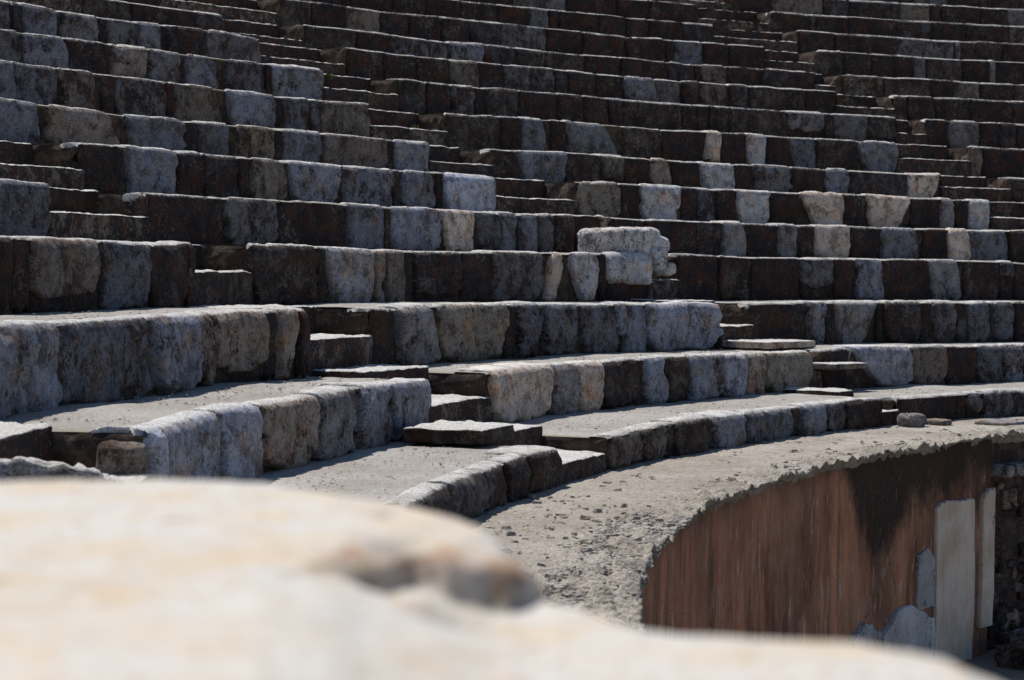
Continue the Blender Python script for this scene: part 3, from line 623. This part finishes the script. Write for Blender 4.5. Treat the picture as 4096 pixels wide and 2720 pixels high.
# ------------------------------------------------------------------ orchestra wall
def wall():
    loc = pol(RP, 2.7, GROUND_Z)
    w = thing('orchestra_wall', 'curved retaining wall below the terrace with reddish brown streaked plaster, black stains and broken marble facing', 'wall', loc)
    RW = RP + 0.055
    n, m = 620, 60
    th = np.linspace(3.6, 2.447, n); z = np.linspace(GROUND_Z - 0.1, ZZ[0] - 0.045, m)
    TH, Zg = np.meshgrid(th, z, indexing='ij')
    P = np.stack([OX + RW * np.cos(TH), OY + RW * np.sin(TH), Zg], -1)
    h = 0.020 * fbm(P, 1.1, 70) + 0.004 * fbm(P, 12, 71)
    rho = RW + h
    V = np.stack([OX + rho * np.cos(TH), OY + rho * np.sin(TH), Zg], -1)
    mesh_obj('plaster', V.reshape(-1, 3), grid_faces(n, m), PLASTER, w)
    # core behind the broken part at the right
    n, m = 300, 60
    th = np.linspace(2.452, 1.5, n); TH, Zg = np.meshgrid(th, z[:60], indexing='ij')
    P = np.stack([OX + RW * np.cos(TH), OY + RW * np.sin(TH), Zg], -1)
    rho = RW + 0.06 + 0.03 * fbm(P, 4, 73)
    V = np.stack([OX + rho * np.cos(TH), OY + rho * np.sin(TH), Zg], -1)
    mesh_obj('rubble_core', V.reshape(-1, 3), grid_faces(n, m), CORE, w)
    # rubble stones and clots of pinkish stucco on the broken part
    for k in range(190):
        ww = rng.uniform(0.07, 0.26); hh = ww * rng.uniform(0.45, 1.0)
        tc = rng.uniform(2.25, 2.446 - ww / 2 / RP); zc = rng.uniform(GROUND_Z + 0.05, ZZ[0] - 0.2)
        if tc > 2.40 and abs(zc + 0.16) < 0.14: continue
        if k % 3: col = stone_color(int(rng.choice([2, 3, 3, 4])), 'w', 0.5)
        else: v = rng.uniform(0.2, 0.42); col = (v, v * .72, v * .62, 0.3)
        rough_block('stone', (0.035, ww / 2, hh / 2), min(hh, ww, .1) * 0.3, 0.03, STONE, w,
                    polar_place(RW + rng.uniform(0.04, 0.085), tc, zc), n=(5, 9, 9), seed=rng.uniform(0, 50), color=col, nscale=9)
    # marble facing slabs left on the wall
    def slab(tl, tr, z0, z1, thick, tone, hue, top=None, seed=0, pat=None, name='marble_slab'):
        wd = (tl - tr) * RP / 2; hh = (z1 - z0) / 2
        def warp(Q):
            Q = Q.copy()
            v = (Q[:, :, 2] / hh + 1) / 2; u = Q[:, :, 1] / wd
            S = np.stack([Q[:, :, 2] * 1.0, np.zeros_like(v), np.full_like(v, seed)], -1)
            Q[:, :, 1] += np.clip(np.abs(u) * 4 - 3, 0, 1) * 0.030 * fbm(S, 3.5, 80) * np.where(u > 0, 1, .8)
            if top: Q[:, :, 2] += np.clip(v * 3 - 2, 0, 1) * top(u)
            return Q
        rough_block(name, (thick, wd, hh), 0.012, 0.004, MARBLE, w, polar_place(RW - thick * 0.6, (tl + tr) / 2, (z0 + z1) / 2),
                    n=(5, 26, 60), seed=seed, color=stone_color(tone, hue, pat), warp=warp)
    slab(2.514, 2.468, GROUND_Z, -0.35, 0.024, 8, 'w', lambda u: -0.012 * np.sin(u * 4) - 0.10 * np.clip(u - .75, 0, 1) - 0.12 * np.clip(-u - .8, 0, 1) + 0.008 * np.sin(u * 23), 3, 0.05)
    slab(2.460, 2.446, GROUND_Z + 0.25, -0.30, 0.03, 8, 'w', lambda u: -0.07 * np.clip(-u, 0, 1) + 0.01 * np.sin(u * 9), 5, 0.2)
    slab(2.536, 2.515, -1.20, -0.72, 0.018, 7, 'n', lambda u: 0.02 * np.sin(u * 3 + 1) - 0.10 * np.clip(u - .3, 0, 1), 7, 0.35, 'broken_slab')
    slab(2.580, 2.516, GROUND_Z, -1.17, 0.03, 8, 'n', lambda u: 0.05 * np.sin(u * 3.4 + 2.0) - 0.16 * np.clip(u - .5, 0, 1) - 0.16 * np.clip(-u - .45, 0, 1) + 0.008 * np.sin(u * 13), 9, 0.25, 'broken_slab')
    slab(2.634, 2.584, GROUND_Z, -1.14, 0.03, 7, 'n', lambda u: -0.18 * np.abs(u - .2) ** 1.3 + 0.015 * np.sin(u * 15), 11, 0.4, 'broken_slab')
    # pale coping block at the broken end
    rough_block('coping_stone', (0.12, 0.22, 0.055), 0.03, 0.02, STONE, w, polar_place(RW - 0.0, 2.425, -0.16), n=(8, 14, 8), seed=4, color=stone_color(7, 'n', .3))
wall()

# ------------------------------------------------------------------ seat rows
ORD = ['lowest', 'second', 'third', 'fourth', 'fifth', 'sixth', 'seventh', 'eighth', 'ninth', 'tenth', 'eleventh', 'twelfth',
       'thirteenth', 'fourteenth', 'fifteenth', 'sixteenth', 'seventeenth', 'topmost']
WEDGE = {'Z': 'left of every stairway', 'A': 'left of near stairway', 'B': 'between near and middle stairways',
         'C': 'between middle and far stairways', 'D': 'right of far stairway'}
RB = 0.032
sd = 0
for (wg, i, L, Rt, stones) in ROWS:
    mid = 0.5 * (min(L, 3.05) + Rt)
    H = ZZ[i + 1] - ZZ[i]
    nl = sum(1 for s in stones if s[5] >= 7); nm = sum(1 for s in stones if 4 <= s[5] < 7)
    look = 'white marble pieces' if nl >= 3 else ('pale grey blocks' if nm >= 4 else ('few grey blocks' if nm + nl else 'dark weathered blocks'))
    row = thing('seat_row', '%s stone seat row up, %s, %s' % (ORD[i], look, WEDGE[wg]), 'seat row',
                pol(RR[i], mid, ZZ[i]), 'curved stone seat rows of the theatre')
    hidden = wg == 'Z'
    row_part(i, L, Rt, -0.06, H - RB * 0.2, -0.035, 0.014, 'core', CORE, row, RB, 100 + i)
    depth = RR[i + 1] - RR[i]
    row_part(i, L + 0.0, Rt, H - RB * 0.35, H + depth + 0.12, -0.004, 0.007, 'tread', TREAD, row, RB, 140 + i, cap=False)
    segs = sorted([s for s in stones], key=lambda s: -s[0])
    cur = L
    def fill(a, b, end):
        """dark, flush blocks between the surveyed stones (angles fall from a to b)"""
        global sd
        wlen = (a - b) * RR[i]
        if wlen < 0.10: return
        k = max(1, int(round(wlen / rng.uniform(0.55, 1.0))))
        cuts = np.linspace(a, b, k + 1)
        cuts[1:-1] += rng.uniform(-0.18, 0.18, k - 1) * (a - b) / k
        for q in range(k):
            sd += 1
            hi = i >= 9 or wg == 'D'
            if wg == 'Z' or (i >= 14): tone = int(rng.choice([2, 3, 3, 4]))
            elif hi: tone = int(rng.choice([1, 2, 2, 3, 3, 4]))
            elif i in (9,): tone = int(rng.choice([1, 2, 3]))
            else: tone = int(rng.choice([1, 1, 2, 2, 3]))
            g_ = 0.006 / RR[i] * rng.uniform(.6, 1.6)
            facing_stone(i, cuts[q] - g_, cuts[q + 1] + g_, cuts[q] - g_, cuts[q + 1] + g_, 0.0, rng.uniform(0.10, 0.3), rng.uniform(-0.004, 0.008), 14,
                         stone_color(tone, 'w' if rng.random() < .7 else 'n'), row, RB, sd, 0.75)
    for s in segs:
        tl, tr, bl, br, bot, tone, hue, rd = s
        tl = min(tl, L + 0.0005); bl = min(bl, L + 0.0005)
        e = Rt if abs(tr - Rt) < 0.006 or tr < Rt else tr
        tr = e; br = max(br, Rt - 0.001)
        if tl - tr < 0.002: continue
        fill(cur, max(tl, bl), False)
        sd += 1
        atend = tr - Rt < 0.004 and wg != 'D'
        if tone <= 2:
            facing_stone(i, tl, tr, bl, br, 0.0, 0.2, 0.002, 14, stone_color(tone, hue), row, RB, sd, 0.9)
        else:
            if bot > 0.02:   # dark masonry shows under a short stone
                facing_stone(i, tl, tr, bl, br, 0.0, 0.05, -0.012, 14, stone_color(2, 'w'), row, RB, sd + 900, 0.9)
            nexp = 3.0 if rd else rng.uniform(3.6, 9)
            over = 0.045 if (rd or rng.random() < .25) else rng.uniform(0.16, 0.36)
            if i <= 2: over = max(over, 0.18)
            pr = rng.uniform(0.010, 0.030) + (0.012 if tone >= 5 else 0) + (0.012 if i < 3 else 0)
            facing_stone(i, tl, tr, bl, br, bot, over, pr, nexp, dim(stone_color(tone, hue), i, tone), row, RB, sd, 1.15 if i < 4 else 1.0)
        cur = min(tr, br)
    fill(cur, Rt, True)

# ------------------------------------------------------------------ stairways: two steps to every seat row
END = {(r[0], r[1]): (r[2], r[3]) for r in ROWS}
def stairway(lw, rw, label, top=NROW, hue='w'):
    k0 = 0
    t0 = 0.5 * (END[lw, 1][1] + END[rw, 1][0])
    w = thing('stairway', label, 'stairs', pol(RR[0], t0, ZZ[0]), 'radial stairways between the seat wedges')
    for i in range(top):
        if (lw, i) not in END: continue
        a = END[lw, i][1]; b = END[rw, i][0]
        jl, jr = rng.uniform(-0.02, 0.05, 2)
        # lower step: half a riser, in front of the row
        tl = a + 0.03 / RR[i]; tr = b - jr / RR[i]
        H = ZZ[i + 1] - ZZ[i]; hz = ZZ[i] + H * rng.uniform(0.45, 0.56)
        depth = 0.56; r0 = RR[i] - rng.uniform(0.0, 0.05)
        cell = cell_for(i, a); wd = (tl - tr) * RR[i] / 2
        ny = int(np.clip(2 * wd / cell, 10, 50))
        def nn(hh): return (int(np.clip(depth / cell, 8, 30)), ny, int(np.clip(hh / cell, 5, 20)))
        hh = (hz - ZZ[i] + 0.1) / 2
        rough_block('step', (depth / 2, wd, hh), 0.024, 0.018, [STONE, WORN], w, polar_place(r0 + depth / 2, (tl + tr) / 2, hz - hh),
                    n=nn(hh), seed=i * 2.1 + t0, color=stone_color(int(rng.choice([3, 3, 4])), 'w', 0.45), split_top=True)
        # upper step: level with the seat, set back
        r1 = RR[i] + 0.47; r2 = RR[i + 1] + 0.05
        a2 = max(a, END[lw, i][1]); b2 = b
        tl = a2 + 0.03 / RR[i]; tr = b2 - jl / RR[i]
        wd = (tl - tr) * (r1) / 2
        up = 0.05 if i == 0 else rng.uniform(0.0, 0.03)
        hh = (H + up + 0.05) / 2
        rough_block('step', ((r2 - r1) / 2, wd, hh), 0.024, 0.018, [STONE, WORN], w, polar_place((r1 + r2) / 2, (tl + tr) / 2, ZZ[i + 1] + up - hh),
                    n=nn(hh), seed=i * 2.7 + t0 + 9, color=stone_color(int(rng.choice([2, 2, 3])), 'w', 0.55), split_top=True)
stairway('Z', 'A', 'leftmost stone stairway, mostly out of view at the left edge beside the pale foreground stone', 8)
stairway('A', 'B', 'near stone stairway of worn bright-topped steps climbing to the left edge of the photo')
stairway('B', 'C', 'middle stone stairway climbing from the terrace past the white carved marble block')
stairway('C', 'D', 'far stone stairway at the right, its steps thin bright lines between dark rows')

# ------------------------------------------------------------------ foreground stone
def pxs(x, y):
    """slope pair (sideways, downwards) for a point of the outline"""
    return ((x - 1180.5) / 4757.5, (y - 784) / 4757.5 + PITCH)
def foreground():
    prof = [(-900, 1110), (-300, 1100), (0, 1098), (300, 1094), (600, 1097), (750, 1114), (920, 1142), (1050, 1178), (1150, 1222), (1205, 1272), (1262, 1328), (1320, 1372),
            (1400, 1402), (1480, 1428), (1700, 1449), (2000, 1473), (2100, 1490), (2200, 1512), (2290, 1545), (2400, 1590), (2600, 1700), (2900, 1950)]
    al = np.array([pxs(*p)[0] for p in prof]); sl = np.array([pxs(*p)[1] for p in prof])
    sl = sl + ROLL * al
    n, m = 420, 330
    A = np.linspace(-0.46, 0.34, n)
    S = np.interp(A, al, sl)
    ker = np.exp(-np.linspace(-2, 2, 11) ** 2); ker /= ker.sum()
    S = np.convolve(np.pad(S, 5, mode='edge'), ker, mode='valid')
    ztop = np.interp(A, [-0.3, -0.05, 0.0, 0.03, 0.3], [1.345, 1.345, 1.335, 1.303, 1.30])
    D = (CAM_Z - ztop) / S                                   # distance of the far rim of the flat top
    U = np.concatenate([np.linspace(0.32, 1.0, m)])
    AA, UU = np.meshgrid(A, U, indexing='ij')
    DD = D[:, None] * UU
    X = AA * DD; Y = DD
    Z = np.broadcast_to(ztop[:, None], X.shape).copy()
    P = np.stack([X, Y, Z], -1)
    # broken ledge: the front right of the upper surface is split off
    xs = [pxs(x, 0)[0] for x in (780, 840, 900, 960, 1040, 1110, 1160, 1215, 1250, 1285)]
    lo = [pxs(0, y)[1] for y in (1325, 1335, 1345, 1352, 1382, 1396, 1402, 1398, 1384, 1360)]
    xl = [pxs(x, 0)[0] for x in (600, 760, 860, 960, 1060, 1160, 1250)]
    zlow = np.interp(A, xl, [1.345, 1.337, 1.326, 1.318, 1.310, 1.303, 1.301])
    zlow = np.where(A > xl[-1], 1.301, np.where(A < xl[0], 9.0, zlow))
    hp1 = np.clip(ztop - zlow, 0, 1)
    k2 = np.exp(-np.linspace(-2, 2, 9) ** 2); k2 /= k2.sum()
    hp1 = np.convolve(np.pad(hp1, 4, mode='edge'), k2, mode='valid')
    sb = np.interp(AA, xs, lo); hp = np.broadcast_to(hp1[:, None], AA.shape)
    dl = (CAM_Z - (ztop[:, None] - hp)) / sb
    dl = dl + 0.012 * noise(np.stack([AA * 30, DD * 0, DD * 0], -1), 1.0, 97)
    e = np.clip((dl + 0.008 - DD) / 0.014, 0, 1); e = e * e * (3 - 2 * e)
    # the sunken part rises again towards the camera
    Z = Z - hp * e
    Z = Z + 0.006 * fbm(P, 5, 90) + 0.003 * fbm(P, 22, 91)
    # pocket above the ledge
    for (px_, py_, dp, r1, r2) in ((905, 1210, .014, .016, .022), (930, 1282, .028, .022, .030), (870, 1315, .016, .022, .03), (1060, 1340, .022, .030, .035), (1150, 1352, .018, .03, .03), (1180, 1262, .008, .03, .05)):
        ax, s_ = pxs(px_, py_); d_ = (CAM_Z - 1.335) / s_
        Z = Z - dp * np.exp(-(((X - ax * d_) / r1) ** 2 + ((Y - d_) / r2) ** 2))
    brk = np.exp(-((DD - dl - 0.035) / 0.05) ** 2) * np.clip(hp / 0.012, 0, 1) + 0.4 * np.exp(-(((X + 0.095) / 0.03) ** 2 + ((Y - 2.0) / 0.05) ** 2))
    brk = brk * (0.75 + 0.5 * noise(P, 40, 98))
    rim = np.clip((UU - 0.96) / 0.04, 0, 1)
    Z = Z - 0.010 * rim ** 2
    V = np.stack([X, Y, Z], -1)
    # sides: rounded over and down to the seat below
    ext = []
    for k, (out, dz) in enumerate(((0.012, -0.016), (0.022, -0.04), (0.028, -0.09), (0.03, -0.3), (0.02, -0.7), (0.0, -1.2))):
        q = V[:, -1, :].copy(); q[:, 1] += out; q[:, 2] = q[:, 2] + dz
        q[:, 1] += 0.012 * noise(q, 6, 95)
        ext.append(q)
    V = np.concatenate([V, np.stack(ext, 1)], 1)
    near = V[:, :1, :].copy(); near2 = near.copy(); near2[..., 2] = 0.1
    V = np.concatenate([near2, V], 1)
    l = V[:1].copy(); l[..., 2] = np.minimum(l[..., 2], 0.1); r = V[-1:].copy(); r[..., 2] = np.minimum(r[..., 2], 0.1)
    V = np.concatenate([l, V, r], 0)
    BK = np.zeros(V.shape[:2]); BK[1:-1, 1:1 + m] = brk
    o = mesh_obj('foreground_stone', V.reshape(-1, 3), grid_faces(V.shape[0], V.shape[1], flip=True), FORE, attr=('broken', BK))
    tag(o, 'large pale sunlit stone slab with a chipped brown ledge, out of focus in the foreground', 'stone slab')
foreground()

# ------------------------------------------------------------------ carved marble block lying on the stairs
def cam_point(x, y, R):
    """angle and height on radius R of a place measured in the survey picture"""
    return x, y
def marble_block():
    Rc = 20.50
    w = thing('marble_block', 'white carved marble capital block lying on its side where the middle stairway meets the seats', 'marble block', pol(Rc, 2.42, ZZ[4]))
    col = stone_color(8, 'n', .42)
    def warp(Q):
        Q = Q.copy(); u = Q[..., 1] / 0.5
        Q[..., 2] = Q[..., 2] * (1 - 0.12 * np.clip(-u, 0, 1)) + 0.008 * u
        Q[..., 0] = Q[..., 0] * (1 - 0.2 * np.clip(-u, 0, 1))
        return Q
    rough_block('body', (0.26, 0.40, 0.145), 0.06, 0.022, MARBLE, w, polar_place(Rc, 2.4270, ZZ[4] + 0.130), n=(16, 40, 24), seed=2, color=stone_color(8, 'n', .50), warp=warp)
    parts = ((2.4160, ZZ[4] + 0.200, 0.20, 0.075), (2.4085, ZZ[4] + 0.110, 0.20, 0.080), (2.4120, ZZ[4] + 0.020, 0.16, 0.060), (2.4120, ZZ[4] - 0.085, 0.13, 0.080), (2.4070, ZZ[4] - 0.140, 0.10, 0.060))
    for k, (th, z, a, b) in enumerate(parts):
        rough_block('moulding', (0.20, a * 0.7, b), b * 0.8, 0.026, MARBLE, w, polar_place(Rc - 0.09 - 0.03 * k, th, z), n=(16, 18, 16), seed=k, color=col, nscale=8)
marble_block()
for o in list(C.objects):
    if o.get('label', '').startswith('second stone') and 'left of near' in o['label']:
        rough_block('stone', (0.12, 0.05, 0.15), 0.05, 0.02, STONE, o, polar_place(RR[1] + 0.13, 3.047, 0.60), n=(14, 8, 14), seed=3, color=stone_color(5, 'w', .3))

# ------------------------------------------------------------------ broken pale slabs lying on the middle stairway
def loose(name, label, cat, R, th, z, half, r, amp, tone, hue, seed, pat=None, group=None, rz=0.0, mats=None, split=False, n=(16, 20, 9), tilt=(0, 0)):
    w = None
    def place(Q):
        c, s = math.cos(rz), math.sin(rz)
        Q = np.stack([Q[:, 0] * c - Q[:, 1] * s, Q[:, 0] * s + Q[:, 1] * c, Q[:, 2]], -1)
        Q[:, 2] += tilt[0] * Q[:, 0] + tilt[1] * Q[:, 1]
        return polar_place(R, th, z + half[2])(Q)
    o = rough_block(name, half, r, amp, mats or STONE, None, place, n=n, seed=seed, color=stone_color(tone, hue, pat), split_top=split, nscale=9)
    tag(o, label, cat, group)
    return o
loose('broken_slab', 'pale slab with a snapped white end lying on the middle stairway just above the big grey blocks', 'stone slab',
      RR[2] - 0.30, 2.412, ZZ[2] + 0.01, (0.30, 0.40, 0.035), 0.012, 0.010, 8, 'w', 3, .12, mats=[STONE, WORN], split=True)
loose('broken_slab', 'thin slab with a white broken corner, one step below the snapped white-ended slab', 'stone slab',
      RR[1] - 0.02, 2.399, ZZ[1] + 0.21, (0.22, 0.30, 0.028), 0.012, 0.010, 5, 'w', 5, .3, mats=[STONE, WORN], split=True)
loose('loose_slab', 'bright flat slab lying across the foot of the near stairway', 'stone slab',
      RR[1] - 0.42, 2.812, ZZ[1] + 0.01, (0.27, 0.33, 0.05), 0.018, 0.014, 3, 'w', 8, .45, mats=[STONE, WORN], split=True)
loose('broken_slab', 'pale broken slab leaning on the steps at the left edge, just above the foreground stone', 'stone slab',
      RR[1] + 0.10, 3.108, ZZ[1] + 0.16, (0.26, 0.46, 0.07), 0.05, 0.035, 7, 'n', 21, .12, mats=[STONE, WORN], split=True, tilt=(0.12, -0.20), n=(26, 34, 10))
loose('rock', 'small rounded grey rock at the foot of the seats beside the middle stairway', 'rock', RP + 0.93, 2.437, ZZ[0] - 0.01, (0.10, 0.12, 0.065), 0.05, 0.02, 6, 'n', 1, .2, n=(10, 12, 8))
loose('rock', 'flat brown rock on the terrace right of the rounded grey rock', 'rock', RP + 0.90, 2.413, ZZ[0] - 0.01, (0.10, 0.12, 0.03), 0.025, 0.015, 5, 'w', 2, .3, n=(10, 12, 6))
loose('rock', 'low flat pale flake of stone at the right end of the terrace', 'rock', RP + 0.55, 2.375, ZZ[0] - 0.01, (0.16, 0.3, 0.022), 0.018, 0.02, 7, 'n', 6, .2, n=(12, 18, 6))
loose('rock', 'broken pale lump lying at the foot of the orchestra wall at the right edge', 'rock', RP - 0.35, 2.43, GROUND_Z - 0.02, (0.22, 0.26, 0.12), 0.07, 0.05, 6, 'n', 16, .3, n=(14, 16, 10))
loose('rock', 'dark angular lump beside the wall foot, left of the broken pale lump', 'rock', RP - 0.5, 2.465, GROUND_Z - 0.02, (0.25, 0.22, 0.10), 0.05, 0.06, 4, 'w', 17, .4, n=(14, 16, 10))

# ------------------------------------------------------------------ gravel and flakes on the terrace and treads
def flakes(name, pts, smin, smax, mat, label=None):
    V = []; F = []; off = 0
    base = np.array([[-1, -1, 0], [1, -1, 0], [1, 1, 0], [-1, 1, 0], [-.7, -.6, 1], [.6, -.7, 1], [.7, .6, 1], [-.6, .7, 1]], float)
    fc = np.array([[4, 5, 6, 7], [0, 1, 5, 4], [1, 2, 6, 5], [2, 3, 7, 6], [3, 0, 4, 7]])
    for (x, y, z) in pts:
        s = smin * (smax / smin) ** (rng.random() ** 2)
        b = base * np.array([s * rng.uniform(.6, 1.3), s * rng.uniform(.6, 1.3), s * rng.uniform(.3, .8)]) + rng.normal(0, s * .12, (8, 3))
        a = rng.uniform(0, 6.3); c, sn = math.cos(a), math.sin(a)
        b = np.stack([b[:, 0] * c - b[:, 1] * sn + x, b[:, 0] * sn + b[:, 1] * c + y, b[:, 2] + z - s * .15], -1)
        V.append(b); F.append(fc + off); off += 8
    o = mesh_obj(name, np.concatenate(V), np.concatenate(F), mat, smooth=False, color=(0.36, 0.33, 0.29, 0.25))
    o['kind'] = 'stuff'; o['label'] = label or 'gravel'
    return o
pts = []
for k in range(5200):
    th = rng.uniform(2.36, 3.2) if rng.random() < .5 else rng.uniform(2.85, 3.2)
    rho = RP + (rng.uniform(0.01, 0.30 + 0.4 * max(0, th - 2.8)) if rng.random() < .85 else rng.uniform(0.3, 1.1))
    pts.append((OX + rho * math.cos(th), OY + rho * math.sin(th), ZZ[0] - 0.03 * max(0, 1 - (rho - RP) / 0.34)))
flakes('gravel', pts, 0.005, 0.030, TERR, 'loose flakes and gravel along the broken edge of the terrace')
pts = []
for k in range(2200):
    i = int(rng.choice([0, 0, 1, 1, 1, 2])); th = rng.uniform(2.3, 3.1)
    if not any(END[w_, i][1] + 0.012 < th < END[w_, i][0] - 0.012 for w_ in 'ABC'): continue
    rho = RR[i] + rng.uniform(0.12, 0.85)
    pts.append((OX + rho * math.cos(th), OY + rho * math.sin(th), ZZ[i + 1]))
flakes('pebbles', pts, 0.004, 0.010, TERR, 'small pebbles strewn on the lowest seats')

# ------------------------------------------------------------------ weeds
def make_leaf_mat():
    m, nt, b = node_mat('green_leaf'); b.inputs['Base Color'].default_value = (0.07, 0.10, 0.02, 1); b.inputs['Roughness'].default_value = 0.6
    return m
LEAF = make_leaf_mat()
def weed(x, y, z, s, label):
    V = []; F = []; off = 0
    for k in range(70):
        a = rng.uniform(0, 6.28); e = rng.uniform(0.2, 1.4); l = s * rng.uniform(.4, 1); w_ = l * .18
        d = np.array([math.cos(a) * math.cos(e), math.sin(a) * math.cos(e), math.sin(e)]); sdv = np.array([-math.sin(a), math.cos(a), 0])
        b0 = np.array([x, y, z]) + d * l * .2
        V += [b0, b0 + d * l * .5 + sdv * w_, b0 + d * l, b0 + d * l * .5 - sdv * w_]
        F.append([off, off + 1, off + 2, off + 3]); off += 4
    o = mesh_obj('weed', V, F, LEAF, smooth=False); tag(o, label, 'plant')
weed(*pol(RR[7] + 0.1, 2.402, ZZ[7] + .2), 0.09, 'small green weed in a crack of the middle stairway, lower of two')
weed(*pol(RR[8] + 0.45, 2.411, ZZ[9] - .04), 0.08, 'tiny yellow-green weed on the middle stairway, upper of two')
